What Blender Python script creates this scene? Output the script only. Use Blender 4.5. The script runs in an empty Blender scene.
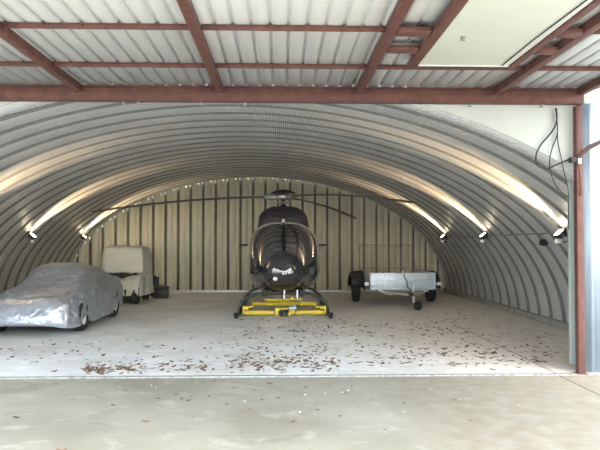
import bpy, bmesh, math, random
from math import pi, sin, cos, radians as R
from mathutils import Vector, Matrix, noise
random.seed(7)
sc = bpy.context.scene
COL = sc.collection

# ------------------------------------------------------------------ helpers
def tag(o, label=None, cat=None, group=None, kind=None):
    if label: o['label'] = label
    if cat: o['category'] = cat
    if group: o['group'] = group
    if kind: o['kind'] = kind
    return o
def empty(name, loc=(0,0,0), rz=0):
    o = bpy.data.objects.new(name, None); COL.objects.link(o)
    o.location = loc; o.rotation_euler = (0,0,rz); o.empty_display_size = .1
    return o
def obj(name, bm, mat, parent=None, smooth=30, world=True):
    """mesh given in world coordinates (or in the parent's space when world=False)"""
    me = bpy.data.meshes.new(name)
    bmesh.ops.recalc_face_normals(bm, faces=bm.faces) if smooth is not None else None
    bm.to_mesh(me); bm.free()
    for m in (mat if isinstance(mat, (list, tuple)) else [mat]): me.materials.append(m)
    if smooth:
        for p in me.polygons: p.use_smooth = True
        me.set_sharp_from_angle(angle=R(smooth))
    o = bpy.data.objects.new(name, me); COL.objects.link(o)
    if parent is not None: o.parent = parent
    return o
def copy_tree(o, parent=None):
    c = o.copy(); COL.objects.link(c); c.parent = parent
    for ch in [k for k in bpy.data.objects if k.parent == o]: copy_tree(ch, c)
    return c
def struct(name, bm, mat, smooth=30): return tag(obj(name, bm, mat, None, smooth), kind='structure')

def box(bm, x0, x1, y0, y1, z0, z1, bev=0, M=None, seg=2):
    r = bmesh.ops.create_cube(bm, size=1)
    vs = r['verts']
    for v in vs:
        v.co = Vector(((x0+x1)/2 + v.co.x*(x1-x0), (y0+y1)/2 + v.co.y*(y1-y0), (z0+z1)/2 + v.co.z*(z1-z0)))
    if bev:
        es = list({e for v in vs for e in v.link_edges})
        rr = bmesh.ops.bevel(bm, geom=es, offset=bev, segments=seg, affect='EDGES', profile=.5)
        vs = list({v for f in rr['faces'] for v in f.verts} | {v for v in vs if v.is_valid})
    if M is not None:
        for v in vs: v.co = M @ v.co
    return vs
def smooth_pts(pts, k=5):
    tab = [(i, *p) for i, p in enumerate(pts)]
    return [crom(tab, (len(pts)-1)*j/(k*(len(pts)-1))) for j in range(k*(len(pts)-1)+1)]
def tube(bm, pts, r, seg=10, cap=True, flat=1.0, sm=0, dx=0):
    if sm: pts = smooth_pts(pts, sm)
    pts = [Vector(p)+Vector((dx,0,0)) for p in pts]; n = len(pts)
    rs = r if isinstance(r, (list, tuple)) else [r]*n
    up = None; rings = []
    for i, p in enumerate(pts):
        t = (pts[min(i+1,n-1)] - pts[max(i-1,0)]).normalized()
        if up is None:
            up = Vector((0,0,1)) if abs(t.z) < .9 else Vector((0,1,0))
        a = t.cross(up).normalized(); b = a.cross(t).normalized(); up = b
        rings.append([bm.verts.new(p + (a*cos(2*pi*k/seg) + b*sin(2*pi*k/seg)*flat)*rs[i]) for k in range(seg)])
    for i in range(n-1):
        for k in range(seg):
            bm.faces.new((rings[i][k], rings[i][(k+1)%seg], rings[i+1][(k+1)%seg], rings[i+1][k]))
    if cap:
        bm.faces.new(rings[0][::-1]); bm.faces.new(rings[-1])
def lathe(bm, prof, M, seg=24):
    """prof: list of (radius, height) turned about local z, closed when radius 0"""
    rings = []
    for r, h in prof:
        if r < 1e-6: rings.append([bm.verts.new(M @ Vector((0,0,h)))])
        else: rings.append([bm.verts.new(M @ Vector((r*cos(2*pi*k/seg), r*sin(2*pi*k/seg), h))) for k in range(seg)])
    for a, b in zip(rings, rings[1:]):
        for k in range(seg):
            q = [a[k%len(a)], a[(k+1)%len(a)], b[(k+1)%len(b)], b[k%len(b)]]
            u = []
            for v in q:
                if v not in u: u.append(v)
            if len(u) > 2: bm.faces.new(u)
def prism(bm, poly, y0, y1):
    """poly in x,z extruded along y"""
    a = [bm.verts.new((x, y0, z)) for x, z in poly]; b = [bm.verts.new((x, y1, z)) for x, z in poly]
    bm.faces.new(a); bm.faces.new(b[::-1])
    for i in range(len(poly)):
        j = (i+1) % len(poly); bm.faces.new((a[i], b[i], b[j], a[j]))
def grid(bm, rows, closed=False):
    V = [[bm.verts.new(p) for p in r] for r in rows]
    for a, b in zip(V, V[1:]):
        n = len(a)
        for k in range(n if closed else n-1):
            bm.faces.new((a[k], a[(k+1)%n], b[(k+1)%n], b[k]))
    return V
def lerp(tab, t):
    """piecewise smooth table [(t, a, b, ...)]"""
    if t <= tab[0][0]: return tab[0][1:]
    for p, q in zip(tab, tab[1:]):
        if t <= q[0]:
            k = (t-p[0])/(q[0]-p[0])
            return tuple(a+(b-a)*k for a, b in zip(p[1:], q[1:]))
    return tab[-1][1:]
def crom(tab, t):
    n = len(tab)
    if t <= tab[0][0]: return tab[0][1:]
    if t >= tab[-1][0]: return tab[-1][1:]
    i = max(j for j in range(n-1) if tab[j][0] <= t)
    p, q = tab[i], tab[i+1]; a = tab[max(i-1,0)]; b = tab[min(i+2,n-1)]
    h = q[0]-p[0]; k = (t-p[0])/h; out = []
    for c in range(1, len(p)):
        m0 = (q[c]-a[c])/(q[0]-a[0])*h; m1 = (b[c]-p[c])/(b[0]-p[0])*h
        out.append((2*k**3-3*k**2+1)*p[c]+(k**3-2*k**2+k)*m0+(-2*k**3+3*k**2)*q[c]+(k**3-k**2)*m1)
    return tuple(out)
def B(): return bmesh.new()

# ------------------------------------------------------------------ materials
def mat(name, col, rough=.5, metal=0, var=.12, scale=6, col2=None, bump=0, bscale=30, coat=0, ior=1.5, stretch=(1,1,1), detail=6, emit=None, spec=None, thr=None):
    m = bpy.data.materials.new(name); m.use_nodes = True
    nt = m.node_tree; N = nt.nodes; L = nt.links; p = N['Principled BSDF']
    p.inputs['Roughness'].default_value = rough; p.inputs['Metallic'].default_value = metal
    p.inputs['Coat Weight'].default_value = coat; p.inputs['IOR'].default_value = ior
    p.inputs['Coat Roughness'].default_value = .04
    tc = N.new('ShaderNodeTexCoord'); mp = N.new('ShaderNodeMapping'); mp.inputs['Scale'].default_value = stretch
    L.new(tc.outputs['Object'], mp.inputs[0])
    nz = N.new('ShaderNodeTexNoise'); nz.inputs['Scale'].default_value = scale; nz.inputs['Detail'].default_value = detail
    L.new(mp.outputs[0], nz.inputs[0])
    cr = N.new('ShaderNodeValToRGB')
    c2 = col2 or tuple(c*(1-var*2) for c in col)
    lo, hi = thr or (.3, .7)
    cr.color_ramp.elements[0].position = lo; cr.color_ramp.elements[1].position = hi
    cr.color_ramp.elements[0].color = (*c2, 1); cr.color_ramp.elements[1].color = (*col, 1)
    L.new(nz.outputs['Fac'], cr.inputs[0]); L.new(cr.outputs[0], p.inputs['Base Color'])
    if bump:
        n2 = N.new('ShaderNodeTexNoise'); n2.inputs['Scale'].default_value = bscale; n2.inputs['Detail'].default_value = 4
        L.new(mp.outputs[0], n2.inputs[0])
        b = N.new('ShaderNodeBump'); b.inputs['Strength'].default_value = bump; b.inputs['Distance'].default_value = .02
        L.new(n2.outputs['Fac'], b.inputs['Height']); L.new(b.outputs[0], p.inputs['Normal'])
    if emit:
        p.inputs['Emission Color'].default_value = (*emit[0], 1); p.inputs['Emission Strength'].default_value = emit[1]
    return m

M = {}
M['oxide'] = mat('red_oxide_steel', (.135,.052,.040), .6, 0, .22, 9, bump=.15)
M['galv'] = mat('galvanised', (.62,.64,.65), .42, .35, .1, 14)
M['alu'] = mat('trailer_galvanised', (.66,.74,.82), .4, .35, .1, 14)
M['sheet'] = mat('canopy_sheet', (.55,.56,.56), .5, 0, .03, 3)
M['backwall'] = mat('back_wall_sheet', (.86,.83,.66), .5, .05, .12, 2.2, col2=(.70,.69,.56), stretch=(4,1,.5))
M['chip'] = mat('pale_stone', (.62,.60,.55), .7, 0, .1, 30)
M['endwall'] = mat('end_wall_board', (.47,.50,.47), .55, 0, .05, 2)
M['channel_shade'] = mat('back_wall_channel_shade', (.27,.28,.22), .55, .2, .1, 3)  # shade inside the back wall recesses, put into the colour
M['white'] = mat('white_board', (.60,.62,.57), .5, 0, .03, 3)
M['jamb'] = mat('pale_timber', (.46,.53,.51), .5, 0, .1, 5, stretch=(6,6,.5))
M['bluesheet'] = mat('blue_grey_sheet', (.27,.34,.41), .45, .2, .06, 3)
M['black'] = mat('black_rubber', (.02,.02,.021), .75, 0, .2, 20)
M['blackp'] = mat('black_plastic', (.022,.022,.026), .5, 0, .2, 10)
M['heli'] = mat('black_gloss_paint', (.012,.012,.018), .06, 0, .1, 3, coat=.8, ior=1.8)
M['glass'] = mat('dark_cabin_glass', (.17,.16,.17), .03, .7, .05, 3, coat=1, ior=1.8)
M['heligrey'] = mat('dark_cowling_paint', (.045,.038,.045), .45, 0, .1, 8)
M['frame'] = mat('window_frame_black', (.012,.012,.014), .35, 0, .1, 8)
M['blade'] = mat('rotor_blade_brown_grey', (.12,.10,.085), .55, 0, .1, 3)
M['hubm'] = mat('rotor_head_metal', (.5,.5,.45), .35, .6, .2, 20)
M['skid'] = mat('skid_black', (.03,.03,.034), .4, 0, .1, 8)
M['yellow'] = mat('yellow_paint', (.72,.56,.03), .4, 0, .12, 12)
M['steelblue'] = mat('blue_grey_lever', (.35,.45,.55), .35, .4, .1, 8)
M['cloth'] = mat('cream_cover_cloth', (.62,.63,.56), .8, 0, .05, 3, bump=.35, bscale=9)
M['white_p'] = mat('white_plastic', (.85,.85,.85), .35, 0, .02, 5)
M['chrome'] = mat('bright_metal', (.8,.8,.8), .15, 1, .02, 5)
M['leaf'] = mat('dry_leaf', (.25,.15,.09), .8, 0, .35, 40)
M['leafp'] = mat('pale_dry_leaf', (.36,.22,.12), .8, 0, .3, 40)
M['conduit'] = mat('grey_conduit', (.30,.30,.28), .5, .3, .1, 8)
M['cable'] = mat('black_cable', (.02,.022,.03), .6, 0, .1, 8)
M['wheelrim'] = mat('rim_silver', (.75,.76,.78), .3, .3, .05, 5)
M['rope'] = mat('brown_rope', (.10,.05,.04), .8, 0, .3, 60)
M['lampglass'] = mat('lamp_glass', (.9,.85,.7), .2, 0, .02, 5, emit=((1,.82,.55), 18))
M['kerb'] = mat('kerb_concrete', (.33,.33,.29), .85, 0, .2, 8, bump=.3)
M['strip'] = mat('threshold_steel', (.5,.5,.48), .5, .5, .3, 14)

# silver car cover
def silver():
    m = mat('silver_cover', (.42,.46,.53), .30, .6, .05, 3)
    nt = m.node_tree; N = nt.nodes; L = nt.links; p = N['Principled BSDF']
    tc = N.new('ShaderNodeTexCoord')
    n1 = N.new('ShaderNodeTexNoise'); n1.inputs['Scale'].default_value = 3.5; n1.inputs['Detail'].default_value = 5; n1.inputs['Distortion'].default_value = 1.2
    L.new(tc.outputs['Object'], n1.inputs[0])
    b = N.new('ShaderNodeBump'); b.inputs['Strength'].default_value = .5; b.inputs['Distance'].default_value = .10
    L.new(n1.outputs['Fac'], b.inputs['Height']); L.new(b.outputs[0], p.inputs['Normal'])
    return m
M['silver'] = silver()

# arched steel with fine cross crimps
def archmat(name, col, metal=.45, rough=.42):
    m = mat(name, col, rough, metal, .07, 1.2)
    nt = m.node_tree; N = nt.nodes; L = nt.links; p = N['Principled BSDF']
    uv = N.new('ShaderNodeUVMap'); uv.uv_map = 'UVMap'
    w = N.new('ShaderNodeTexWave'); w.wave_type = 'BANDS'; w.bands_direction = 'X'; w.inputs['Scale'].default_value = 8
    w.inputs['Distortion'].default_value = .4; w.inputs['Detail'].default_value = 1
    L.new(uv.outputs[0], w.inputs[0])
    b = N.new('ShaderNodeBump'); b.inputs['Strength'].default_value = .5; b.inputs['Distance'].default_value = .03
    L.new(w.outputs['Fac'], b.inputs['Height']); L.new(b.outputs[0], p.inputs['Normal'])
    return m
M['arch'] = archmat('arch_galvanised', (.68,.70,.72), .25, .42)
M['groove_shade'] = archmat('arch_groove_shade', (.22,.225,.22), .25, .55)  # same steel, shade of the arch grooves painted in as darker grey

def concrete(name, base, dark, light, joint_x=None, brown=None, stain=.5):
    m = bpy.data.materials.new(name); m.use_nodes = True
    nt = m.node_tree; N = nt.nodes; L = nt.links; p = N['Principled BSDF']
    p.inputs['Roughness'].default_value = .7
    tc = N.new('ShaderNodeTexCoord')
    def nz(s, d=8, dist=0, st=(1,1,1)):
        mp = N.new('ShaderNodeMapping'); mp.inputs['Scale'].default_value = st; L.new(tc.outputs['Object'], mp.inputs[0])
        n = N.new('ShaderNodeTexNoise'); n.inputs['Scale'].default_value = s; n.inputs['Detail'].default_value = d; n.inputs['Distortion'].default_value = dist
        L.new(mp.outputs[0], n.inputs[0]); return n.outputs['Fac']
    def ramp(f, a, b, ca=(0,0,0), cb=(1,1,1)):
        r = N.new('ShaderNodeValToRGB'); r.color_ramp.elements[0].position = a; r.color_ramp.elements[1].position = b
        r.color_ramp.elements[0].color = (*ca,1); r.color_ramp.elements[1].color = (*cb,1); L.new(f, r.inputs[0]); return r.outputs[0]
    def mix(f, a, b):
        x = N.new('ShaderNodeMix'); x.data_type = 'RGBA'
        if isinstance(f, float): x.inputs[0].default_value = f
        else: L.new(f, x.inputs[0])
        for i, s in ((6,a),(7,b)):
            if isinstance(s, tuple): x.inputs[i].default_value = (*s,1)
            else: L.new(s, x.inputs[i])
        return x.outputs[2]
    c = ramp(nz(.9, 8, .4), .35, .65, dark, base)
    c = mix(ramp(nz(2.4, 10, .8), .55, .75), c, light)
    if brown:
        sx = N.new('ShaderNodeSeparateXYZ'); L.new(tc.outputs['Object'], sx.inputs[0])
        n = nz(1.5, 6)
        a = N.new('ShaderNodeMath'); a.operation = 'MULTIPLY_ADD'; L.new(n, a.inputs[0]); a.inputs[1].default_value = .9; L.new(sx.outputs[0], a.inputs[2])
        a2 = N.new('ShaderNodeMath'); a2.operation = 'MULTIPLY'; L.new(a.outputs[0], a2.inputs[0]); a2.inputs[1].default_value = .2; a = a2
        c = mix(ramp(a.outputs[0], brown[1]*.2, brown[1]*.2+brown[2]), c, mix(ramp(nz(5, 12), .25, .9), brown[0], base))
    c = mix(ramp(nz(26, 6), .60, .72), c, dark)         # fine grit
    st = ramp(nz(1.7, 12, 1.5, (1,1.6,1)), .60, .72)
    s2 = N.new('ShaderNodeMath'); s2.operation = 'MULTIPLY'; L.new(st, s2.inputs[0]); s2.inputs[1].default_value = stain
    c = mix(s2.outputs[0], c, tuple(d*.55 for d in dark))
    L.new(c, p.inputs['Base Color'])
    b = N.new('ShaderNodeBump'); b.inputs['Strength'].default_value = .25; b.inputs['Distance'].default_value = .01
    L.new(nz(40, 6), b.inputs['Height']); L.new(b.outputs[0], p.inputs['Normal'])
    return m
M['floor'] = concrete('hangar_floor_concrete', (.74,.76,.76), (.60,.61,.59), (.84,.86,.87), brown=((.50,.44,.36), 1.2, .6), stain=.35)
M['apron'] = concrete('apron_concrete', (.33,.325,.27), (.245,.235,.185), (.39,.385,.335), brown=((.235,.20,.14), 1.5, .14), stain=.35)
M['joint'] = mat('joint_filler', (.09,.085,.07), .9, 0, .2, 10)

# ------------------------------------------------------------------ dimensions
CX, A, Bh = -.80, 6.5, 3.93          # arch centre, half span, rise
Y0, Y1 = 8.38, 21.65                 # arch front, back wall
def ap(th, out=0):                    # th 0 at right foot, pi at left foot
    x, z = A*cos(th), Bh*sin(th)
    n = Vector((cos(th)/A, 0, sin(th)/Bh)).normalized()
    return Vector((CX + x + n.x*out, 0, z + n.z*out)), n
def archx(z, side=1): return CX + side*A*math.sqrt(max(0, 1-(z/Bh)**2))
def archz(x): return Bh*math.sqrt(max(0, 1-((x-CX)/A)**2))

# ------------------------------------------------------------------ setting
bm = B(); box(bm, -9, 8, 8.26, 22.2, -.2, 0); struct('floor', bm, M['floor'], 0)
bm = B(); box(bm, -30, 30, -30, 8.20, -.2, -.012); struct('floor_outside', bm, M['apron'], 0)
bm = B(); box(bm, -9, 8, 8.20, 8.26, -.2, .006); struct('trim_1', bm, M['strip'], 0)
# expansion joint running into the hangar
bm = B(); box(bm, 3.635, 3.65, 8.27, 13.2, -.01, .0015); struct('trim_2', bm, M['joint'], 0)
bm = B(); box(bm, 3.635, 3.65, 3.0, 8.19, -.02, -.010); struct('trim_3', bm, M['joint'], 0)

# arched shell
bm = B(); uvl = bm.loops.layers.uv.new('UVMap')
P = .61
prof = []                             # (y, outward offset, material of the strip that follows)
y = Y0
while y < Y1+.45:
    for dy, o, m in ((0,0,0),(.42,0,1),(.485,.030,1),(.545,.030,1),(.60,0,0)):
        if y+dy <= Y1+.45: prof.append((y+dy, o, m))
    y += P
NS = 150
ths = [pi*k/NS for k in range(NS+1)]
arc = [0]
for a, b in zip(ths, ths[1:]): arc.append(arc[-1] + (ap(b)[0]-ap(a)[0]).length)
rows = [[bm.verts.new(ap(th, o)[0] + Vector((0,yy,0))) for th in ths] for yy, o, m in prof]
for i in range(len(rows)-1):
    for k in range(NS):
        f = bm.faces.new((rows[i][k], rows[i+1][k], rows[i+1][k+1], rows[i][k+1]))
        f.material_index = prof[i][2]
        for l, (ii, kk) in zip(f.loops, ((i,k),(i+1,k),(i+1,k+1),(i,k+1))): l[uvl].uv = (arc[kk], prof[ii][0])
o = struct('wall_arched', bm, [M['arch'], M['groove_shade']], 25)
sm = o.modifiers.new('thickness', 'SOLIDIFY'); sm.thickness = .015; sm.offset = 1

# foot kerbs
bm = B(); box(bm, archx(.1)-.10, archx(.1)+.14, Y0, Y1, 0, .13, .01); struct('baseboard_right', bm, M['kerb'], 30)
bm = B(); box(bm, archx(.1,-1)-.14, archx(.1,-1)+.10, Y0, Y1, 0, .13, .01); struct('baseboard_left', bm, M['kerb'], 30)

# back wall of vertical ribbed sheets, following the arch
bm = B(); x = CX-A+.02; pts = []
while x < CX+A:
    for dx, d in ((0,0),(.17,0),(.185,.03),(.205,.03),(.22,0),(.31,0),(.335,.075),(.40,.075),(.425,0)):
        pts.append((x+dx, d))
    x += .426
pts = [(x, d) for x, d in pts if abs(x-CX) < A+.1]
top = [bm.verts.new((x, Y1+d, max(.3, archz(x)+.12))) for x, d in pts]; bot = [bm.verts.new((x, Y1+d, 0)) for x, d in pts]
for k in range(len(pts)-1):
    f = bm.faces.new((bot[k], bot[k+1], top[k+1], top[k])); f.material_index = 1 if min(pts[k][1], pts[k+1][1]) > .04 or pts[k+1][1]-pts[k][1] > .05 else 0  # recess floor and one flank get the painted shade
o = struct('wall_back', bm, [M['backwall'], M['channel_shade']], 20)
sm = o.modifiers.new('thickness', 'SOLIDIFY'); sm.thickness = .01; sm.offset = -1
bm = B(); box(bm, CX-A+.25, CX+A-.25, Y1-.04, Y1-.005, 0, .07); struct('baseboard_back', bm, M['galv'], 30)

# front end walls: spandrels above the arch, full height right of the opening
def spandrel(x0, x1, extra):
    n = 40; poly = [(x0+(x1-x0)*k/n, archz(x0+(x1-x0)*k/n)) for k in range(n+1)]
    poly = [(x, z) for x, z in poly if z < 3.70]
    return poly + extra
pr = [(x, z) for x, z in spandrel(1.2, 4.01, [])] + [(4.01,0),(7.0,0),(7.0,3.72),(pr0 if False else 1.5, 3.72)]
pr[-1] = (pr[0][0]-.02, 3.72)
bm = B(); prism(bm, pr, Y0-.03, Y0); struct('wall_front_right', bm, M['endwall'], 0)
pl = [(x, z) for x, z in spandrel(-6.9, -2.8, [])]
pl = pl + [(pl[-1][0]+.02, 3.72), (-9.0, 3.72), (-9.0, 0), (-6.9, 0)]
bm = B(); prism(bm, pl, Y0-.03, Y0); struct('wall_front_left', bm, M['endwall'], 0)

bm = B(); box(bm, -9, 7, Y0-.035, Y0-.031, 3.715, 4.3); struct('wall_front', bm, M['white'], 0)
# blue-grey ribbed outer sheet on the right
bm = B(); pts = []; x = 4.02
while x < 6.6:
    for dx, d in ((0,0),(.10,0),(.115,-.02),(.15,-.02),(.165,0)): pts.append((x+dx, d))
    x += .21
top = [bm.verts.new((x, Y0-.06+d, 3.60)) for x, d in pts]; bot = [bm.verts.new((x, Y0-.06+d, .0)) for x, d in pts]
for k in range(len(pts)-1): bm.faces.new((bot[k], bot[k+1], top[k+1], top[k]))
o = struct('wall_right', bm, M['bluesheet'], 20)
sm = o.modifiers.new('thickness', 'SOLIDIFY'); sm.thickness = .006
# pale door jamb set back behind the post
bm = B(); box(bm, 4.12, 4.30, 8.86, 8.94, 0, 2.85, .006)
struct('trim_4', bm, M['jamb'], 30)

# canopy sheet with raised ribs
ZS = 3.765
bm = B(); pts = []; x = -6.2
while x < 4.28:
    for dx, d in ((0,0),(.125,0),(.131,.016),(.160,.016),(.168,0)): pts.append((x+dx, d))
    x += .175
fa = [bm.verts.new((x, 2.6, ZS+d)) for x, d in pts]; ba = [bm.verts.new((x, 8.31, ZS+d)) for x, d in pts]
for k in range(len(pts)-1): bm.faces.new((fa[k], ba[k], ba[k+1], fa[k+1]))
o = struct('ceiling', bm, M['sheet'], 20)
sm = o.modifiers.new('thickness', 'SOLIDIFY'); sm.thickness = .004; sm.offset = 1

# ------------------------------------------------------------------ canopy steelwork
def ibeam(bm, x0, x1, y0, y1, z0, z1, axis, tf=.010, web=.008):
    """rolled section lying along axis"""
    box(bm, x0, x1, y0, y1, z0, z0+tf); box(bm, x0, x1, y0, y1, z1-tf, z1)
    if axis == 'y': c = (x0+x1)/2; box(bm, c-web/2, c+web/2, y0, y1, z0+tf, z1-tf)
    else: c = (y0+y1)/2; box(bm, x0, x1, c-web/2, c+web/2, z0+tf, z1-tf)
def steel(name, bm, label, group=None, cat='beam'):
    return tag(obj(name, bm, M['oxide'], None, 30), label, cat, group)
bm = B(); box(bm, -6.2, 4.02, 8.20, 8.30, 3.55, 3.71, .006); box(bm, -6.2, 4.02, 8.185, 8.20, 3.55, 3.563); box(bm, -6.2, 4.02, 8.185, 8.20, 3.695, 3.71); box(bm, -6.2, 4.0, 8.23, 8.29, 3.705, 3.763)
steel('header_beam', bm, 'long red-brown steel header beam across the top of the hangar opening')
for x, lab in ((-4.46,'red-brown steel rafter beyond the left edge'),
               (-2.63,'slanting red-brown steel rafter in the far left of the canopy roof'),
               (-.80,'red-brown steel rafter in the canopy roof left of the helicopter'),
               (1.03,'red-brown steel rafter just left of the white ceiling board'),
               (2.86,'red-brown steel rafter right of the white ceiling board')):
    if x < -4: continue
    bm = B(); box(bm, x-.045, x+.045, 2.7, 8.19, 3.665, 3.76, .006)
    box(bm, x-.06, x+.06, 8.10, 8.195, 3.66, 3.668)
    steel('roof_rafter', bm, lab)
bm = B(); box(bm, 3.93, 4.02, 2.7, 8.19, 3.665, 3.76, .006)
steel('edge_rafter', bm, 'red-brown steel rafter along the right edge of the canopy, above the post')
for y, lab in ((7.2,'thin red-brown purlin nearest the header beam'),(5.9,'thin red-brown purlin crossing the canopy near the top of the picture')):
    segs = [(-6.2,-2.68),(-2.58,-.85),(-.75,.98),(1.08,2.81),(2.91,3.92)]
    bm = B()
    for a, b in segs:
        box(bm, a, b, y-.02, y+.02, 3.715, 3.762, .004)
    # cleats and bolts under the sheet ribs
    xx = -6.2+.137
    while xx < 4.0:
        box(bm, xx-.012, xx+.012, y-.034, y-.021, 3.735, 3.764); xx += .35
    steel('roof_purlin', bm, lab, None, 'beam')
# trimming of the hatch with the white board
bm = B(); box(bm, 1.40, 1.50, 2.7, 6.95, 3.655, 3.712, .005)
steel('hatch_trimmer', bm, 'red-brown steel trimmer along the left side of the white ceiling board')
bm = B(); box(bm, 2.52, 2.60, 2.7, 6.95, 3.655, 3.712, .005)
steel('hatch_trimmer', bm, 'red-brown steel trimmer along the right side of the white ceiling board')
for (xa, xb, yy, lab) in ((1.08,1.39,6.34,'short red-brown cross stub left of the white board, nearer the header'),
                      (1.08,1.39,5.80,'short red-brown cross stub left of the white board, nearer the picture top'),
                      (2.61,2.81,6.34,'short red-brown cross stub right of the white board, nearer the header'),
                      (2.61,2.81,5.80,'short red-brown cross stub right of the white board, nearer the picture top')):
    bm = B(); box(bm, xa, xb, yy-.075, yy+.075, 3.66, 3.708, .004); steel('cross_stub', bm, lab)
t = empty('ceiling_board', (2.04, 5, 3.66)); tag(t, 'large plain white board fixed under the canopy roof at top right', 'board')
def pbox(name, parent, mt, boxes, bev=.003, loc=None):
    bm = B(); l = Vector(parent.location) if loc is None else Vector(loc)
    for b in boxes: box(bm, b[0]-l.x, b[1]-l.x, b[2]-l.y, b[3]-l.y, b[4]-l.z, b[5]-l.z, bev)
    return obj(name, bm, mt, parent)
pbox('board', t, M['white'], [(1.51,2.51,2.7,6.83,3.665,3.69)])
pbox('edge_strip', t, M['white'], [(1.51,2.51,6.831,6.86,3.655,3.70)])
h = pbox('hook', t, M['conduit'], [(1.70,1.712,5.86,5.88,3.63,3.665),(1.70,1.74,5.86,5.88,3.625,3.632),(1.70,1.74,5.86,5.88,3.643,3.648),(1.70,1.745,5.86,5.88,3.658,3.664)], 0)
bm = B(); tube(bm, [(2.44-2.04, 2.8-5, 3.657-3.66), (2.46-2.04, 4.4-5, 3.659-3.66), (2.42-2.04, 5.9-5, 3.657-3.66),(2.43-2.04, 6.82-5, 3.659-3.66)], .006, 6)
obj('cable', bm, M['cable'], t)

# right post with bracket
bm = B(); box(bm, 3.91, 4.00, 8.20, 8.30, 0, 3.549, .008); box(bm, 3.89, 4.02, 8.19, 8.31, 0, .012)
steel('steel_post', bm, 'tall red-brown steel post at the right side of the hangar opening', None, 'post')
# small lugs under header
for (x, lab) in ((-2.05,'left'),(-1.86,''),(-1.03,''),(-.47,''),(2.5,''),(3.46,'')):
    bm = B(); box(bm, x-.012, x+.012, 8.22, 8.26, 3.515, 3.549, .002)
    tube(bm, [(x-.03,8.24,3.515),(x,8.24,3.508),(x+.035,8.24,3.516)], .006, 6)
    tag(obj('fixing_lug', bm, M['conduit']), 'small metal fixing lug under the header beam', 'bracket', 'fixing lugs under the header beam')

for o in list(COL.objects):
    if o.parent is None and o.name.split('.')[0] in ('ceiling','header_beam','roof_rafter','edge_rafter','roof_purlin','hatch_trimmer','cross_stub','ceiling_board','fixing_lug'): o.location.z += .02
# ------------------------------------------------------------------ cables at top right
bm = B()
tube(bm, [(3.55,8.30,3.53),(3.56,8.28,3.42),(3.53,8.28,3.28),(3.45,8.29,3.16),(3.33,8.29,3.02),(3.27,8.29,2.87),(3.30,8.29,2.76),(3.42,8.29,2.72),(3.55,8.29,2.77),(3.74,8.28,2.85)], .011, 8, sm=5, dx=.13)
tag(obj('cable', bm, M['cable']), 'thick black cable looping widest to the left over the white end wall', 'cable')
bm = B()
tube(bm, [(3.56,8.31,3.53),(3.57,8.30,3.2),(3.50,8.30,3.0),(3.46,8.30,2.8),(3.50,8.30,2.58),(3.60,8.30,2.42),(3.72,8.31,2.33)], .008, 8, sm=5, dx=.13)
tag(obj('cable', bm, M['cable']), 'thin black cable hanging in the middle of the three on the end wall', 'cable')
bm = B()
tube(bm, [(3.575,8.32,3.53),(3.58,8.31,3.1),(3.62,8.32,2.9),(3.66,8.32,2.7),(3.70,8.31,2.5),(3.72,8.32,2.35),(3.72,8.32,1.9)], .007, 8, sm=5, dx=.13)
tag(obj('cable', bm, M['cable']), 'thin black cable hanging nearest the steel post', 'cable')
t = empty('wall_bracket', (3.90,8.15,2.80)); tag(t, 'dark bracket with frayed brown rope reaching out from the steel post', 'bracket')
bm = B()
tube(bm, [(.40,-.05,.30),(.26,-.06,.24),(.12,-.05,.17),(-.02,-.03,.04)], [.030,.026,.03,.022], 8)
obj('rope', bm, M['rope'], t)
bm = B(); tube(bm, [(-.02,-.03,.04),(.02,-.02,-.15),(.06,.03,-.45)], .012, 8); obj('strut', bm, M['oxide'], t)
bm = B(); box(bm, -.10,.05,-.04,.05,-.02,.05,.005); obj('clamp', bm, M['blackp'], t)
bm = B(); box(bm, -.02,.02,-.07,-.04,-.04,.03,.004); obj('tag', bm, M['white_p'], t)

# ------------------------------------------------------------------ floodlights on the arch
def floodlight(y, side, label):
    zl = 1.88; x = archx(zl, side) - side*.16
    t = empty('floodlight', (x, y, zl)); tag(t, label, 'lamp', None)
    s = side
    # the lamp faces up along the arch wall
    th = math.asin(zl/Bh); tx, tz = -A*math.sin(th), Bh*math.cos(th)
    d = Vector((s*tx, 0, tz)).normalized(); d = (d + Vector((s*.02,0,0))).normalized()
    rot = Vector((0,0,1)).rotation_difference(d).to_matrix().to_4x4()
    bm = B()
    # tapered reflector housing, open at the top
    rows = []
    for hw, hz in ((.045,-.09),(.075,-.07),(.115,.02),(.12,.035),(.105,.035),(.10,.015)):
        rows.append([rot @ Vector((a*hw*.75, b*hw, hz)) for a, b in ((-1,-1),(1,-1),(1,1),(-1,1))])
    V = grid(bm, rows, True); bm.faces.new(V[0][::-1])
    obj('housing', bm, M['blackp'], t, 20)
    bm = B(); box(bm, -.073,.073,-.098,.098,.012,.018); 
    for v in bm.verts: v.co = rot @ v.co
    obj('lamp_glass', bm, M['lampglass'], t)
    bm = B(); tube(bm, [(0,-.13,0),(0,-.13,-.13),(s*.06,-.10,-.15),(s*.06,.10,-.15),(0,.13,-.13),(0,.13,0)], .008, 6)
    tube(bm, [(s*.06,0,-.15),(s*.17,0,-.13)], .02, 8)
    obj('bracket', bm, M['conduit'], t)
    bm = B(); box(bm, -.05-s*.02,.03-s*.02,-.05,.05,-.17,-.10,.01); obj('terminal_box', bm, M['white_p'], t)
    # the lamp's own light
    ld = bpy.data.lights.new('floodlight_beam', 'SPOT'); ld.energy = 330; ld.color = (1,.70,.40); ld.spot_size = R(56); ld.spot_blend = .8; ld.shadow_soft_size = .05
    lo = bpy.data.objects.new('floodlight_beam', ld); COL.objects.link(lo); lo.parent = t
    lo.location = d*.05; lo.rotation_euler = Vector((0,0,-1)).rotation_difference(d + Vector((0,0,0))).to_euler()
    return t
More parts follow.
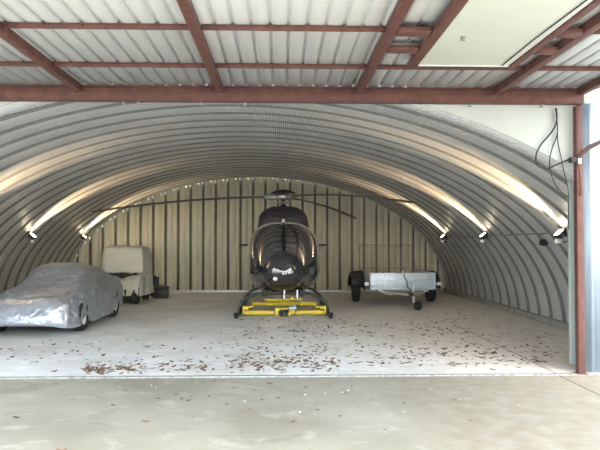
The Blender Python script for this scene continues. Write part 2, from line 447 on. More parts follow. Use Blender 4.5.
floodlight(18.3, 1, 'lit floodlight on the right arch wall, farthest back of the three there')
floodlight(14.65, 1, 'lit floodlight on the right arch wall, between the two others there')
floodlight(10.6, 1, 'lit floodlight on the right arch wall closest to the pale door jamb')
floodlight(20.5, -1, 'lit floodlight on the left arch wall above the cream covered cart')
floodlight(16.3, -1, 'lit floodlight on the left arch wall above the silver covered car')
floodlight(12.2, -1, 'lit floodlight on the left arch wall nearest the entrance, mostly out of frame')
# conduit linking them on the right
bm = B(); xx = archx(1.86)-.03
tube(bm, [(archx(1.90)-.06, 9.2, 1.90), (archx(1.88)-.06, 12.8, 1.88), (archx(1.86)-.06, 16.5, 1.86), (archx(1.87)-.06, 18.4, 1.87)], .014, 8)
for yy in (9.8,11.7,13.0,15.5,17.2): box(bm, xx-.055, xx+.06, yy-.015, yy+.015, 1.85, 1.90)
tag(obj('conduit', bm, M['conduit']), 'thin grey conduit running along the right arch wall between the floodlights', 'pipe')
t = empty('wall_socket', (archx(1.72)-.03, 11.8, 1.72)); tag(t, 'small dark round fitting below the conduit on the right arch wall', 'fitting')
bm = B(); lathe(bm, [(0,-.12),(.05,-.11),(.07,-.05),(.06,0),(.03,.03),(.03,.06)], Matrix.Rotation(R(90),4,'Y'), 16); obj('body', bm, M['blackp'], t)
bm = B(); tube(bm, [(-.02,0,.05),(-.01,-.05,.12),(-.06,-.1,.15)], .008, 6); obj('lead', bm, M['cable'], t)

# ------------------------------------------------------------------ helicopter
H = empty('helicopter', (.06, 14.45, 0)); tag(H, 'black glossy helicopter parked nose-out in the middle of the hangar', 'helicopter')
FT = [  # t, half width, z bottom, z top, exponent
 (0,.03,1.00,1.06,2.0),(.05,.24,.86,1.24,2.1),(.16,.42,.72,1.46,2.2),(.32,.56,.62,1.66,2.3),(.6,.715,.52,1.90,2.5),(.95,.83,.47,2.09,2.6),
 (1.35,.89,.45,2.20,2.7),(1.9,.905,.45,2.24,2.7),(2.5,.87,.47,2.25,2.6),(3.0,.74,.56,2.24,2.4),(3.5,.52,.80,2.18,2.2),(4.0,.32,1.10,2.08,2.1),
 (4.6,.20,1.38,1.93,2),(5.4,.15,1.52,1.86,2),(6.1,.12,1.60,1.84,2)]
def fus(t, th, off=0):
    hw, zb, zt, e = crom(FT, t)
    zc = zb + (zt-zb)*.47
    c, s = cos(th), sin(th)
    x = hw*math.copysign(abs(c)**(2/e), c)
    hz = (zt-zc) if s > 0 else (zc-zb)
    z = zc + hz*math.copysign(abs(s)**(2/e), s)
    p = Vector((x, t, z))
    if off:
        d = 1e-3
        a = fus(min(t+d, 6.09), th) - fus(max(t-d, .001), th); b = fus(t, th+d*5) - fus(t, th-d*5)
        n = b.cross(a)
        if n.length > 0:
            n.normalize()
            if n.dot(Vector((x, (t-1.6)*.6, z-zc))) < 0: n = -n
            p = p + n*off
    return p
bm = B(); ts = [0,.012,.03,.05,.08,.12,.16,.22,.3,.4,.5,.62,.75,.9,1.05,1.2,1.4,1.6,1.8,2.0,2.25,2.5,2.75,3,3.25,3.5,3.75,4,4.3,4.6,5,5.5,6.1]
V = grid(bm, [[fus(t, 2*pi*k/56) for k in range(56)] for t in ts], True); bm.faces.new(V[0]); bm.faces.new(V[-1][::-1])
obj('fuselage', bm, M['heli'], H, 60)
def patch(name, m, t0, t1, f0, f1, off, parent=H, n=16, k=16, smooth=60):
    """curved pane between angles f0(t)..f1(t)"""
    bm = B(); rows = []
    for i in range(n+1):
        t = t0+(t1-t0)*(i/n)**1.3; a, b = f0(t), f1(t)
        rows.append([fus(t, a+(b-a)*j/k, off) for j in range(k+1)])
    inner = [[fus(t0+(t1-t0)*(i/n)**1.3, f0(t0+(t1-t0)*(i/n)**1.3)+(f1(t0+(t1-t0)*(i/n)**1.3)-f0(t0+(t1-t0)*(i/n)**1.3))*j/k, off*.3) for j in range(k+1)] for i in range(n+1)]
    Vo = grid(bm, rows); Vi = grid(bm, inner)
    def rim(a, b):
        for q in range(len(a)-1): bm.faces.new((a[q], a[q+1], b[q+1], b[q]))
    rim(Vo[0], Vi[0]); rim(Vo[-1], Vi[-1]); rim([r[0] for r in Vo], [r[0] for r in Vi]); rim([r[-1] for r in Vo], [r[-1] for r in Vi])
    return obj(name, bm, m, parent, smooth)
# windscreen halves, chin windows, door windows
for s, lab in ((1,'r'),(-1,'l')):
    def ang(a): return (lambda t, a=a: a if s == 1 else pi-a)
    def angf(f): return (lambda t: f(t) if s == 1 else pi-f(t))
    patch('windscreen', M['glass'], .18, 1.25, angf(lambda t: .12), angf(lambda t: pi/2-.035/max(crom(FT,t)[0],.1)), .010)
    patch('chin_window', M['glass'], .25, .95, ang(-.95), ang(-.25), .010, n=10, k=8)
    patch('door_window', M['glass'], 1.38, 2.25, ang(.05), ang(.85), .010, n=10, k=8)
    patch('door_frame', M['frame'], 1.27, 1.36, ang(-.8), ang(1.0), .014, n=3, k=16)
bm = B()
tube(bm, [fus(t, pi/2, .012) for t in (.2,.3,.45,.65,.85,1.05,1.25)], .026, 8)
obj('centre_post', bm, M['frame'], H)
bm = B()
for s in (0,1):
    pts = [fus(1.28, (a if s == 0 else pi-a), .016) for a in [(-.7+ (pi/2+.7)*k/24) for k in range(25)]]
    tube(bm, pts, .020, 8)
obj('windscreen_surround', bm, M['hubm'], H)
# white emblem: round badge and slanting lettering-like mark on the nose
def emblem(cx, cz, pts, name):
    bm = B()
    def onf(x, z):
        # solve t so that surface passes through x,z on front
        lo, hi = .0, 1.2
        for _ in range(30):
            mid = (lo+hi)/2; hw, zb, zt, e = crom(FT, mid); zc = zb+(zt-zb)*.47
            hz = (zt-zc) if z > zc else (zc-zb)
            v = (abs(x)/hw)**e + (abs(z-zc)/hz)**e
            if v > 1: lo = mid
            else: hi = mid
        return Vector((x, hi-.012, z))
    f = [onf(cx+x, cz+z) for x, z in pts]
    a = [bm.verts.new(p) for p in f]; b = [bm.verts.new(p+Vector((0,.006,0))) for p in f]
    bm.faces.new(a); bm.faces.new(b[::-1])
    for i in range(len(f)): j = (i+1)%len(f); bm.faces.new((a[i], b[i], b[j], a[j]))
    return bm
bm = emblem(-.19, .88, [(.055*cos(2*pi*k/16), .045*sin(2*pi*k/16)) for k in range(16)], 'badge')
tag(obj('badge', bm, M['white_p'], H, 0), 'round white badge on the nose')
bm = B(); tmp = None
for dx, w in ((-.10,.05),(-.035,.06),(.04,.055),(.11,.05)):
    b2 = emblem(.09+dx, 1.02+dx*.12, [(-w/2,-.03),(w/2-.012,-.022),(w/2,.032),(-w/2+.014,.026)], 'x')
    me = bpy.data.meshes.new('tmp'); b2.to_mesh(me); b2.free(); bm.from_mesh(me); bpy.data.meshes.remove(me)
tag(obj('nose_marking', bm, M['white_p'], H, 0), 'slanting white marking beside the badge')
# engine cowling
bm = B(); rows = []
for t, hw, hb, zt in ((1.55,.42,.50,2.34),(1.62,.46,.60,2.48),(1.75,.47,.66,2.60),(2.1,.48,.68,2.66),(2.7,.46,.66,2.68),(3.3,.36,.55,2.6),(3.9,.22,.35,2.4),(4.3,.12,.2,2.1)):
    zb = 2.10; r = []
    for k in range(17):
        a = pi*k/16; c, s = cos(a), sin(a)
        w = hb + (hw-hb)*min(1, s*1.2)
        r.append(Vector((w*math.copysign(abs(c)**.42, c), t, zb+(zt-zb)*abs(s)**.38)))
    rows.append(r)
V = grid(bm, rows); bm.faces.new(V[0]); bm.faces.new(V[-1][::-1])
obj('engine_cowling', bm, M['heligrey'], H, 50)
bm = B(); box(bm, -.30,-.04,1.535,1.60,2.36,2.50,.02); box(bm, .04,.30,1.535,1.60,2.36,2.50,.02)
obj('air_intake', bm, M['black'], H)
# beacon
bm = B(); lathe(bm, [(0,.10),(.03,.09),(.04,.05),(.045,0)], Matrix.Translation((.0,1.36,2.205)), 14); obj('beacon', bm, M['white_p'], H)
# mast and rotor head
HY = 2.05
bm = B(); lathe(bm, [(.14,2.6),(.10,2.66),(.055,2.70),(.05,3.0),(0,3.0)], Matrix.Translation((0,HY,0)), 20); obj('mast', bm, M['heligrey'], H)
bm = B(); lathe(bm, [(0,2.72),(.17,2.72),(.19,2.745),(.17,2.77),(0,2.77)], Matrix.Translation((0,HY,0)), 24); obj('swashplate', bm, M['hubm'], H)
bm = B(); lathe(bm, [(0,2.84),(.16,2.84),(.21,2.87),(.21,2.93),(.16,2.96),(0,2.96)], Matrix.Translation((0,HY,0)), 24)
hub = obj('rotor_hub', bm, M['hubm'], H)
for k in range(3):
    a = R(60+120*k+30)
    bm = B(); tube(bm, [(.19*cos(a),HY+.19*sin(a),2.75),(.24*cos(a),HY+.24*sin(a),2.88)], .014, 8)
    obj('pitch_link', bm, M['hubm'], hub)
bm = B(); lathe(bm, [(0,3.10),(.10,3.095),(.22,3.065),(.32,3.01),(.33,2.995),(.0,2.99)], Matrix.Translation((0,HY,0)), 32); obj('hub_cap', bm, M['heligrey'], H)
for a0 in (61, 181, -59):
    a = R(a0); u = Vector((cos(a), sin(a), 0)); w = Vector((-sin(a), cos(a), 0))
    bm = B(); rows = []
    for r_, ch, th in ((.14,.10,.06),(.35,.10,.06),(.60,.12,.05),(.85,.26,.034),(1.5,.26,.030),(2.5,.26,.028),(3.5,.26,.026),(4.5,.25,.024),(4.85,.24,.020),(4.95,.15,.012)):
        z = 2.905 - .40*(r_/4.9)**2; r = []
        for k in range(14):
            q = 2*pi*k/14; cx = cos(q)*ch/2; cz = sin(q)*th/2*(1.25 if cos(q) > -.2 else .6)
            r.append(Vector((0,HY,z)) + u*r_ + w*cx + Vector((0,0,cz + cx*.12)))
        rows.append(r)
    V = grid(bm, rows, True); bm.faces.new(V[0]); bm.faces.new(V[-1][::-1])
    bl = obj('rotor_blade', bm, M['blade'], H, 50)
    bm = B(); cc = Vector((0,HY,2.905))
    tube(bm, [cc+u*.17, cc+u*.33, cc+u*.50], [.075,.085,.05], 10); obj('blade_cuff', bm, M['hubm'], bl)
# skids
for s in (-1,1):
    bm = B(); X = 1.06*s
    tube(bm, [(X, -.42, .13),(X,-.36,.07),(X,-.26,.05),(X,.3,.04),(X,1.5,.04),(X,2.9,.04),(X,3.3,.05)], .046, 12)
    sk = obj('skid', bm, M['skid'], H)
    bm = B(); box(bm, X-.10*s-.09, X-.10*s+.09, .72, .86, .30, .318, .004); tube(bm, [(X-.03*s,.80,.2),(X-.1*s,.79,.30)], .014, 6); obj('footstep', bm, M['skid'], sk)
for yy in (.55, 2.55):
    bm = B(); tube(bm, [(-1.06,yy,.07),(-1.04,yy,.18),(-.96,yy,.32),(-.80,yy,.44),(-.62,yy,.50),(0,yy,.52),(.62,yy,.50),(.80,yy,.44),(.96,yy,.32),(1.04,yy,.18),(1.06,yy,.07)], .040, 12, flat=1)
    obj('cross_tube', bm, M['skid'], H)
# belly fittings seen below the nose
for x in (-.46,.44):
    bm = B(); lathe(bm, [(0,-.09),(.07,-.09),(.09,-.05),(.08,.05),(0,.06)], Matrix.Translation((x,.62,.50)) @ Matrix.Rotation(R(90),4,'X'), 18)
    l = obj('landing_light', bm, M['blackp'], H)
for x in (.02,.33):
    bm = B(); tube(bm, [(x,.40,.60),(x,.38,.50),(x,.36,.40)], [.022,.020,.012], 8); obj('pitot_tube', bm, M['chrome'], H)
# tail
bm = B(); tube(bm, [(-1.37,5.35,1.62),(-1.3,5.35,1.62),(0,5.35,1.65),(1.3,5.35,1.62),(1.37,5.35,1.62)], [.10,.14,.15,.14,.10], 14, flat=.22)
st = obj('stabiliser', bm, M['heligrey'], H)
bm = B(); rows = []
for s_, o_ in ((-1,.07),(1,.07)):
    pass
fin = [(5.75,1.55),(6.0,1.25),(6.45,1.15),(6.85,1.35),(6.98,1.7),(7.0,2.3),(7.05,2.75),(6.8,2.78),(6.5,2.3),(6.1,1.95)]
a = [bm.verts.new((-.07,y_,z_)) for y_,z_ in fin]; b = [bm.verts.new((.07,y_,z_)) for y_,z_ in fin]
bm.faces.new(a); bm.faces.new(b[::-1])
for i in range(len(fin)): j=(i+1)%len(fin); bm.faces.new((a[i],b[i],b[j],a[j]))
bmesh.ops.bevel(bm, geom=list(bm.edges), offset=.03, segments=2, affect='EDGES')
obj('tail_fin', bm, M['heli'], H, 40)
bm = B(); lathe(bm, [(.0,-.085),(.10,-.085),(.10,.085),(0,.085)], Matrix.Translation((0,6.45,1.62)) @ Matrix.Rotation(R(90),4,'Y'), 20)
tf = obj('tail_fan', bm, M['hubm'], H)
for k in range(8):
    q = 2*pi*k/8; bm = B(); tube(bm, [(.078,6.45+.09*cos(q),1.62+.09*sin(q)),(.078,6.45+.27*cos(q),1.62+.27*sin(q))], [.02,.035], 8, flat=.3); obj('fan_blade', bm, M['heligrey'], tf)

# yellow ground-handling dolly
D = empty('handling_dolly', (.08, 14.75, 0)); tag(D, 'yellow helicopter handling dolly lying between the black skids', 'dolly')
def dpart(name, m, boxes=(), tubes=(), parent=D, bev=.006):
    bm = B()
    for b in boxes: box(bm, *b, bev)
    for p, r in tubes: tube(bm, p, r, 10)
    return obj(name, bm, m, parent)
dpart('main_beam', M['yellow'], [(-.93,-.23,-.07,.05,.035,.135)], (), D, .03)
dpart('main_beam', M['yellow'], [(.25,.93,-.07,.05,.035,.135)], (), D, .03)
dpart('centre_housing', M['yellow'], [(-.22,-.14,-.12,.10,.05,.19),(.16,.24,-.12,.10,.05,.19),(-.16,.20,-.10,.08,.12,.19)])
dpart('hitch_plate', M['yellow'], [(-.20,-.14,-.16,-.12,.02,.12)])
dpart('hitch_plate', M['yellow'], [(.10,.16,-.16,-.12,.02,.12)])
dpart('hitch', M['black'], [(-.10,-.03,-.18,-.10,.015,.12),(.02,.08,-.18,-.10,.015,.12)], [([(-.1,-.14,.14),(.1,-.14,.14)],.03)])
dpart('lever', M['steelblue'], [(.10,.28,-.17,-.13,.17,.23)], [([(.2,-.15,.2),(.26,-.18,.30)],.018)])
for s in (-1,1):
    eb = dpart('end_bracket', M['yellow'], [tuple(sorted((s*.93,s*.84)))+(-.06,.04,.16,.22), tuple(sorted((s*.95,s*.72)))+(-.02,.10,.20,.23), tuple(sorted((s*.97,s*.93)))+(-.05,.05,.05,.24)])
    bm = B(); lathe(bm, [(0,-.035),(.05,-.035),(.07,-.02),(.07,.02),(.05,.035),(0,.035)], Matrix.Translation((s*.80,.18,.071)) @ Matrix.Rotation(R(90),4,'Y'), 18)
    obj('wheel', bm, M['black'], D)
dpart('side_rail', M['yellow'], [(-.84,-.78,.05,1.1,.09,.14)]); dpart('side_rail', M['yellow'], [(.78,.84,.05,1.1,.09,.14)])
dpart('rear_beam', M['yellow'], [(-.80,.80,1.02,1.10,.14,.22)])
dpart('scissor_arm', M['yellow'], [], [([(-.42,1.0,.26),(0,.5,.29),(.42,.1,.25)],.025)])
dpart('scissor_arm', M['yellow'], [], [([(.35,1.0,.32),(.1,.5,.34),(-.40,.12,.25)],.025)])
dpart('top_rail', M['yellow'], [(-.48,.44,.30,.35,.34,.37),(.16,.22,.30,.9,.37,.42)])

# ------------------------------------------------------------------ wheels
def wheel(parent, x, y, r, w, hubside, rim=M['wheelrim']):
    Mx = Matrix.Translation((x,y,r)) @ Matrix.Rotation(R(90)*hubside,4,'Y')
    bm = B(); lathe(bm, [(r*.60,-w/2),(r*.88,-w/2),(r*.97,-w*.38),(r,-w*.2),(r,w*.2),(r*.97,w*.38),(r*.88,w/2),(r*.60,w/2),(r*.60,w*.2),(r*.60,-w*.2),(r*.60,-w/2)], Mx, 32)
    wh = obj('wheel', bm, M['black'], parent, 40)
    bm = B(); lathe(bm, [(r*.60,w*.44),(r*.56,w*.40),(r*.50,w*.25),(r*.2,w*.30),(r*.15,w*.4),(0,w*.4)], Mx, 32)
    for k in range(5):
        q = 2*pi*k/5
        tube(bm, [Mx @ Vector((r*.12*cos(q), r*.12*sin(q), w*.36)), Mx @ Vector((r*.57*cos(q), r*.57*sin(q), w*.38))], r*.07, 6)
    obj('rim', bm, rim, wh, 30)
    return wh

# ------------------------------------------------------------------ covered car
CXX, CY = -4.68, 11.65
car = empty('sports_car', (CXX, CY, 0)); tag(car, 'low two-seat car hidden under a silver cover, only its wheels showing', 'car')
for x, hs in ((-.76,-1),(.76,1)):
    for yy in (.78, 3.15): wheel(car, x, yy, .30, .19, hs)
bm = B(); box(bm, -.66,.66,.35,3.6,.16,.60,.08); obj('underbody', bm, M['blackp'], car)
CT = [ # y, half width, hem z, shoulder z, cabin half width, roof z
 (0,.50,.20,.42,.35,.46),(.06,.66,.16,.52,.45,.57),(.2,.76,.13,.62,.52,.68),(.5,.83,.13,.70,.56,.76),(.85,.86,.15,.75,.58,.80),(1.2,.87,.13,.79,.60,.86),
 (1.45,.87,.13,.81,.60,.98),(1.75,.87,.13,.83,.62,1.15),(2.05,.87,.13,.85,.61,1.24),(2.5,.87,.13,.88,.60,1.25),(2.9,.87,.14,.90,.60,1.19),(3.3,.86,.16,.91,.60,1.08),
 (3.65,.84,.20,.90,.58,1.00),(3.85,.80,.22,.86,.52,.93),(3.95,.70,.25,.78,.42,.82)]
def cover_rows(T, ny=120, nk=72, L=3.95, amp=.030):
    rows = []
    for i in range(ny+1):
        t = L*i/ny; hw, hem, zs, cw, zr = crom(T, t)
        ctrl = [(-hw*1.01,hem),(-hw*1.02,(hem+zs)*.42),(-hw*.99,zs*.82),(-hw*.90,zs*.985),(-cw*1.15,zs+(zr-zs)*.12),(-cw*.95,zs+(zr-zs)*.72),(-cw*.62,zr*.995),(0,zr+.02)]
        ctrl = ctrl + [(-x, z) for x, z in ctrl[-2::-1]]
        tab = [(k, x, z) for k, (x, z) in enumerate(ctrl)]
        r = []
        for k in range(nk+1):
            x, z = crom(tab, (len(ctrl)-1)*k/nk)
            n1 = noise.noise(Vector((x*2.3, t*2.3, z*3)))*1.3 + noise.noise(Vector((x*6+3, t*6, z*7)))*.6 + noise.noise(Vector((x*13, t*13+5, z*14)))*.3
            for f_, a_ in ((2.2,.9),(5,.5)):
                q_ = Vector((x*f_*1.3+9, t*f_*.8+x*f_*.5, z*f_*1.6)); n1 += a_*((1-abs(noise.noise(q_))*2)**5 - .25)
            edge = min(1, k/6, (nk-k)/6)
            fold = sin(t*19 + 3*noise.noise(Vector((t*3, x, z*2))))*.018*(1-min(1, max(0, z-.1)/.75))
            dx = (n1*amp+fold)*(1 if x > 0 else -1)*(abs(x)/hw)
            r.append(Vector((x+dx, t, z + n1*amp*.8*edge)))
        rows.append(r)
    return rows
bm = B(); rows = cover_rows(CT)
for r in rows:
    # hem rises over the wheel arches
    t = r[0].y
    for wy in (.78, 3.15):
        g = math.exp(-((t-wy)/.19)**2)
        for k, q in ((0,1),(1,.8),(2,.5),(3,.2)): r[k].z += .26*g*q; r[-1-k].z += .26*g*q; r[k].x -= .03*g; r[-1-k].x += .03*g
V = grid(bm, rows)
for E, y_ in ((V[0], -.05),(V[-1], 4.0)):   # bulging nose and tail
    mid = [bm.verts.new((v.co.x*.7, y_, .22 + (v.co.z-.22)*.62)) for v in E]
    mid2 = [bm.verts.new((v.co.x*.35, y_ + (-.015 if y_ < 1 else .015), .30 + (v.co.z-.30)*.25)) for v in E]
    for a_, b_ in ((E, mid),(mid, mid2)):
        for k in range(len(E)-1): bm.faces.new((a_[k], a_[k+1], b_[k+1], b_[k]))
    n = len(E)
    for k in range(n//2):
        if k+1 < n-1-k-1+1 and mid2[k+1] != mid2[n-2-k]: bm.faces.new((mid2[k], mid2[k+1], mid2[n-2-k], mid2[n-1-k]))
    bm.faces.new((E[0], mid[0], mid[-1], E[-1])); bm.faces.new((mid[0], mid2[0], mid2[-1], mid[-1]))
bmesh.ops.remove_doubles(bm, verts=bm.verts, dist=.001)
for v in bm.verts: v.co += Vector((CXX, CY, 0))
o = obj('car_cover', bm, M['silver'], None, 80)
tag(o, 'crinkled silver fabric car cover draped over the low car on the left', 'cover')
sub = o.modifiers.new('sub', 'SUBSURF'); sub.levels = 1; sub.render_levels = 1

# ------------------------------------------------------------------ covered cart
GX0, GX1, GY = -5.08, -3.86, 17.9
cart = empty('utility_cart', ((GX0+GX1)/2, GY, 0)); tag(cart, 'small cart hidden under a cream cover, only dark wheels and underside showing', 'cart')
for x, hs in ((-.44,-1),(.44,1)):
    for yy in (-.25, 1.05): wheel(cart, x, yy, .23, .17, hs, M['blackp'])
pbox('chassis', cart, M['black'], [(-.5,.5,-.45,1.3,.16,.42)], .03, (0,0,0))
pbox('dashboard', cart, M['black'], [(-.46,.40,.02,.18,.60,.90)], .03, (0,0,0))
bm = B(); W = (GX1-GX0)/2
def fold(z, a): return .022*sin(a)*(1.6-z)/1.2
def ring(z, y0, y1, hw, fo=1.0, n=14):
    """closed loop around the cart at height z"""
    P_ = []
    for k in range(n): P_.append((-hw+2*hw*k/n, y0, k*1.3))
    for k in range(n): P_.append((hw, y0+(y1-y0)*k/n, 20+k*1.7))
    for k in range(n): P_.append((hw-2*hw*k/n, y1, 40+k*1.4))
    for k in range(n): P_.append((-hw, y1-(y1-y0)*k/n, 60+k*1.6))
    out = []
    for x, y_, ph in P_:
        w = fo*(.028*sin(ph)+.02*sin(ph*2.3+z*3))*(1.62-z)
        cxn, cyn = x/hw, (y_-(y0+y1)/2)/((y1-y0)/2)
        m_ = max(abs(cxn), abs(cyn)); d_ = Vector((cxn if abs(cxn) > .98*m_ else 0, cyn if abs(cyn) > .98*m_ else 0))
        rnd = 1 - .05*min(abs(cxn), abs(cyn))**6
        out.append(Vector((x*rnd+d_.x*w, (y0+y1)/2+(y_-(y0+y1)/2)*rnd+d_.y*w, z + .015*sin(ph*.9))))
    return out
rows = [ring(z, -.02+ty, 1.25+tb, W*hw) for z, ty, tb, hw in ((.22,.22,.06,1.03),(.5,.21,.04,1.01),(.8,.20,.03,.99),(.82,.10,.02,.98),(.87,.0,.02,.98),(.90,0,.02,.98),(1.15,.01,.01,.975),(1.35,.02,0,.96),(1.50,.04,-.03,.92),(1.57,.10,-.10,.84),(1.60,.22,-.22,.66))]
V = grid(bm, rows, True); bm.faces.new(V[-1])
# front apron cloth over the cowl, with a gap left under the roof flap
rows2 = []
for j, (y_, z) in enumerate(((.20,.70),(-.10,.70),(-.30,.67),(-.42,.60),(-.46,.42),(-.47,.22))):
    r = []
    for k in range(17):
        x = -W*.96 + (W*1.92)*k/16
        lift = .10*max(0, (k-8)/8) + .06*noise.noise(Vector((k*.5, j*.7, 0)))
        r.append(Vector((x*(1-.04*(j>3)), y_ + .03*sin(k*1.7+j*.5)*(j>2) + (.05 if k in (0,16) else 0), z + (lift if j < 4 else lift*.4))))
    rows2.append(r)
grid(bm, rows2)
for sd in (-1,1):
    r0 = [Vector((sd*W*.95, y_+.04, z)) for y_, z in ((.30,.74),(-.08,.72),(-.28,.68),(-.38,.58),(-.42,.42),(-.43,.22))]
    r1 = [Vector((sd*W*1.0, .30, z)) for z in (.74,.72,.68,.58,.42,.22)]
    grid(bm, [r0, r1])
for v in bm.verts: v.co += Vector(((GX0+GX1)/2, GY, 0))
o = obj('cart_cover', bm, M['cloth'], None, 60); tag(o, 'cream cloth cover hanging in folds over the boxy cart behind the car', 'cover')
sm = o.modifiers.new('t', 'SOLIDIFY'); sm.thickness = .006

# boxes by the wall
t = empty('tool_box', (-3.69, 19.55, 0)); tag(t, 'black tool box on the floor right of the cream covered cart', 'box')
bm = B(); box(bm, -.22,.22,-.20,.20,0,.27,.02); obj('body', bm, M['blackp'], t)
bm = B(); box(bm, -.225,.225,-.205,.205,.275,.35,.02); obj('lid', bm, M['blackp'], t)
bm = B(); tube(bm, [(-.10,0,.35),(-.09,0,.395),(.09,0,.395),(.10,0,.35)], .012, 8); obj('handle', bm, M['frame'], t)
t = empty('small_case', (-3.98, 20.05, 0)); tag(t, 'smaller upright black case behind the black tool box', 'box')
bm = B(); box(bm, -.12,.12,-.12,.12,0,.62,.02); obj('body', bm, M['blackp'], t)
bm = B(); box(bm, -.05,.05,-.015,.015,.62,.66,.01); obj('handle', bm, M['frame'], t)

# ------------------------------------------------------------------ trailer
T = empty('trailer', (3.24, 16.7, 0)); tag(T, 'galvanised box trailer with upright mesh ramp parked at the right by the back wall', 'trailer')
def tp(name, m, boxes=(), tubes=(), parent=T, bev=.004):
    bm = B()
    for b in boxes: box(bm, *b, bev)
    for p, r in tubes: tube(bm, p, r, 10)
    return obj(name, bm, m, parent)
fp = tp('front_panel', M['alu'], [(-.86,.86,-.012,.012,.47,.90)])
for z in (.50,.585,.67,.755,.84,.885): pass
tp('panel_rib', M['alu'], [(-.86,.86,-.045,-.012,z-.014,z+.014) for z in (.48,.60,.72,.89)]+[(-.87,-.84,-.03,.02,.46,.91),(.84,.87,-.03,.02,.46,.91),(-.20,-.18,-.03,-.012,.47,.90)], (), fp)
tp('side_panel', M['alu'], [(-.87,-.845,.02,2.6,.47,.90)]); tp('side_panel', M['alu'], [(.845,.87,.02,2.6,.47,.90)])
tp('bed', M['alu'], [(-.84,.84,.02,2.6,.45,.47)])
tp('drawbar', M['galv'], (), [([(-.60,.05,.42),(-.30,-.45,.40),(-.02,-.95,.40)],.028),([(.60,.05,.42),(.30,-.45,.40),(.02,-.95,.40)],.028),([(0,-.9,.40),(0,-1.05,.42)],.035)])
tp('coupling', M['blackp'], [(-.05,.05,-1.18,-1.0,.38,.47)])
tp('chassis_rail', M['galv'], [(-.62,-.56,.05,2.5,.38,.45),(.56,.62,.05,2.5,.38,.45)])
jw = tp('jockey_leg', M['galv'], (), [([(.10,-.85,.20),(.10,-.85,.72)],.025),([(.10,-.85,.70),(.17,-.88,.76)],.012)])
bm = B(); lathe(bm, [(0,-.05),(.07,-.05),(.115,-.035),(.115,.035),(.07,.05),(0,.05)], Matrix.Translation((.20,-.90,.117)) @ Matrix.Rotation(R(-60),4,'Z') @ Matrix.Rotation(R(90),4,'Y'), 20); obj('jockey_wheel', bm, M['black'], T)
bm = B(); tube(bm, [(.10,-.86,.22),(.18,-.87,.18),(.18,-.88,.10),(.12,-.88,.10)], .012, 6); obj('jockey_fork', bm, M['galv'], jw)
for s in (-1,1): tp('front_stay', M['galv'], (), [([(s*.66,-.06,.45),(s*.40,-.12,.36),(s*.34,-.14,.35)],.035)])
for s in (-1,1):
    a = tp('marker_arm', M['galv'], [tuple(sorted((s*.87,s*.95)))+(-.03,.0,.60,.63)])
    tp('marker_lamp', M['white_p'], [tuple(sorted((s*.92,s*1.02)))+(-.07,-.01,.57,.66)], (), T)
    bm = B(); rows = []
    for k in range(9):
        q = pi*k/8; rows.append([Vector((s*(.90), 1.45-.44*cos(q), .44+.46*sin(q)**.7)), Vector((s*1.22, 1.45-.44*cos(q), .44+.44*sin(q)**.7)), Vector((s*1.27, 1.45-.44*cos(q), .42+.36*sin(q)**.7))])
    grid(bm, rows); o = obj('mudguard', bm, M['blackp'], T); o.modifiers.new('t','SOLIDIFY').thickness = .015
    wheel(T, s*1.08, 1.45, .33, .20, s, M['blackp'])
# mesh ramp standing up at the rear
rp = tp('ramp_frame', M['conduit'], (), [([(-.82,2.66,.50),(-.82,2.66,1.62)],.012),([(.80,2.66,.50),(.80,2.66,1.62)],.012),([(-.82,2.66,1.62),(.80,2.66,1.62)],.012),([(-.82,2.66,.92),(.80,2.66,.92)],.010)])
bm = B()
for k in range(21):
    x = -.82+1.62*k/20; box(bm, x-.003,x+.003,2.657,2.663,.50,1.62)
for k in range(14):
    z = .54+1.08*k/14; box(bm, -.82,.80,2.652,2.657,z-.003,z+.003)
obj('ramp_mesh', bm, M['conduit'], rp, 0)
tp('strap', M['cable'], (), [([(.04,-.03,.92),(.03,-.04,.80),(.10,-.05,.70),(.06,-.3,.55),(.08,-.8,.50)],.012)])
tp('tie_hook', M['white_p'], [(-.03,.02,-.03,.0,.90,.96)])
# ------------------------------------------------------------------ leaves
def leaf_at(bm, x, y, z, s, a, curl):
    n = 6; rows = []
    for i in range(n+1):
        q = i/n; w = s*.42*sin(pi*min(1, q*.95+.03))**.8
        px = (q-.5)*s*1.5; zz = curl*s*(2*q-1)**2
        row = []
        for c in (-1,0,1):
            lx, ly = px, c*w; hz = zz + (curl*.5*s if c else 0)
            row.append(Vector((x+lx*cos(a)-ly*sin(a), y+lx*sin(a)+ly*cos(a), z+hz+.002)))
        rows.append(row)
    grid(bm, rows)
bm = B(); random.seed(3); cnt = 0
def put(px, py):      # where a floor spot seen at a photograph position lies
    d = 630*1.75/(py-241); return (px-281)*d/630, d
regions = [((235,560,335,371),420),((85,145,364,373),70),((90,215,358,373),110),((240,480,314,340),260),((0,240,325,371),120),((225,340,355,373),140),((400,560,300,360),90)]
for (x0,x1,y0,y1), n in regions:
    for _ in range(n):
        px = random.uniform(x0,x1); py = random.triangular(y0,y1,y0+(y1-y0)*.6)
        x, y = put(px, py)
        if y < 8.3 or abs(x) > 5: continue
        leaf_at(bm, x, y, 0, random.uniform(.02,.065), random.uniform(0,6.28), random.uniform(0,.35))
o = obj('leaf_litter', bm, M['leaf'], None, None); tag(o, 'dry brown leaf litter blown over the pale hangar floor inside the threshold', 'leaves', None, 'stuff')
random.seed(11)
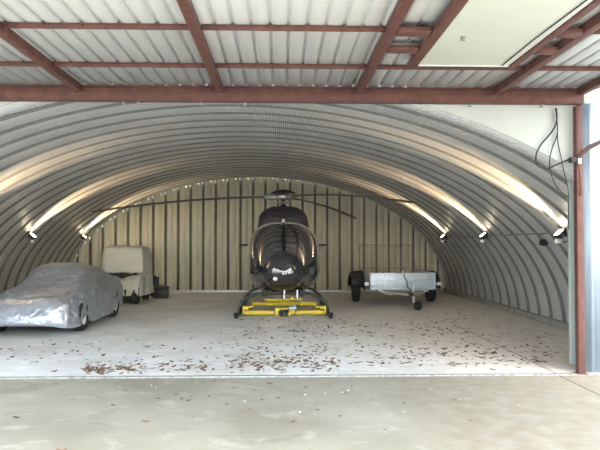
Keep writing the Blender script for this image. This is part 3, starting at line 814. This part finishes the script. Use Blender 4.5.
for px, py, s in [(148,418,.055),(22,413,.05),(293,419,.05),(210,394,.04),(305,386,.04),(345,392,.035),(190,398,.05),(178,392,.04),(183,396,.045),(193,394,.04),(160,396,.04),(128,388,.03),(66,446,.06),(42,448,.05),(340,414,.05),(318,408,.035),(270,382,.05),(262,398,.04),(255,388,.04),(278,396,.045),(330,384,.04),(352,385,.04),(300,394,.03),(371,399,.03),(404,402,.03),(454,399,.035),(470,420,.04),(410,389,.03),(495,393,.03),(545,384,.03),(100,378,.04),(60,381,.04),(40,386,.03),(215,379,.05),(235,386,.04),(228,402,.045),(116,402,.04),(76,396,.03),(250,407,.035),(385,428,.03)]:
    x, y = put(px, py); bm = B(); leaf_at(bm, 0, 0, 0, s, random.uniform(0,6.28), random.uniform(.05,.3))
    o = obj('fallen_leaf', bm, M['leaf'] if random.random() < .7 else M['leafp'], None, None); o.location = (x, y, -.012)
    tag(o, 'single dry brown leaf lying on the concrete apron before the threshold', 'leaf', 'fallen leaves on the apron')

for k, (px, py) in enumerate([(153,383),(158,385),(197,380),(305,393),(325,392),(342,391),(348,389),(404,411),(460,399),(245,399),(300,410),(122,384),(430,388),(520,405)]):
    x, y = put(px, py); bm = B(); bmesh.ops.create_icosphere(bm, subdivisions=2, radius=.011)
    for v in bm.verts: v.co = Vector((v.co.x*1.2, v.co.y, v.co.z*.6+.005)) + v.co*.35*noise.noise(v.co*60+Vector((k,0,0)))
    o = obj('stone_chip', bm, M['chip'], None, 50); o.location = (x, y, -.012); o.rotation_euler.z = k
    tag(o, 'tiny pale stone chip lying on the concrete apron', 'stone', 'stone chips on the apron')
# ------------------------------------------------------------------ light
w = bpy.data.worlds.new('World'); sc.world = w; w.use_nodes = True
N = w.node_tree.nodes; L = w.node_tree.links; bg = N['Background']
sky = N.new('ShaderNodeTexSky'); sky.sky_type = 'NISHITA'; sky.sun_disc = False; sky.sun_elevation = R(52); sky.sun_rotation = R(160); sky.air_density = 1.6; sky.dust_density = 3.5
mx = N.new('ShaderNodeMix'); mx.data_type = 'RGBA'; mx.inputs[0].default_value = .55
L.new(sky.outputs[0], mx.inputs[6]); mx.inputs[7].default_value = (3.9,4.3,4.9,1)
L.new(mx.outputs[2], bg.inputs[0]); bg.inputs[1].default_value = .55
sd = bpy.data.lights.new('sun', 'SUN'); sd.energy = 4.9; sd.angle = R(.6); sd.color = (1,.98,.95)
so = bpy.data.objects.new('sun', sd); COL.objects.link(so)
so.rotation_euler = Vector((0,0,-1)).rotation_difference(Vector((.18,.42,-1))).to_euler()

# ------------------------------------------------------------------ camera
cd = bpy.data.cameras.new('camera'); cd.lens = 37.8; cd.sensor_width = 36; cd.clip_end = 200
co = bpy.data.objects.new('camera', cd); COL.objects.link(co)
co.location = (0,0,1.75); co.rotation_euler = (R(91.455), 0, R(-1.727))
sc.camera = co
sc.view_settings.view_transform = 'Standard'; sc.view_settings.look = 'None'; sc.view_settings.gamma = 1; sc.view_settings.use_curve_mapping = False
sc.view_settings.exposure = 1.3
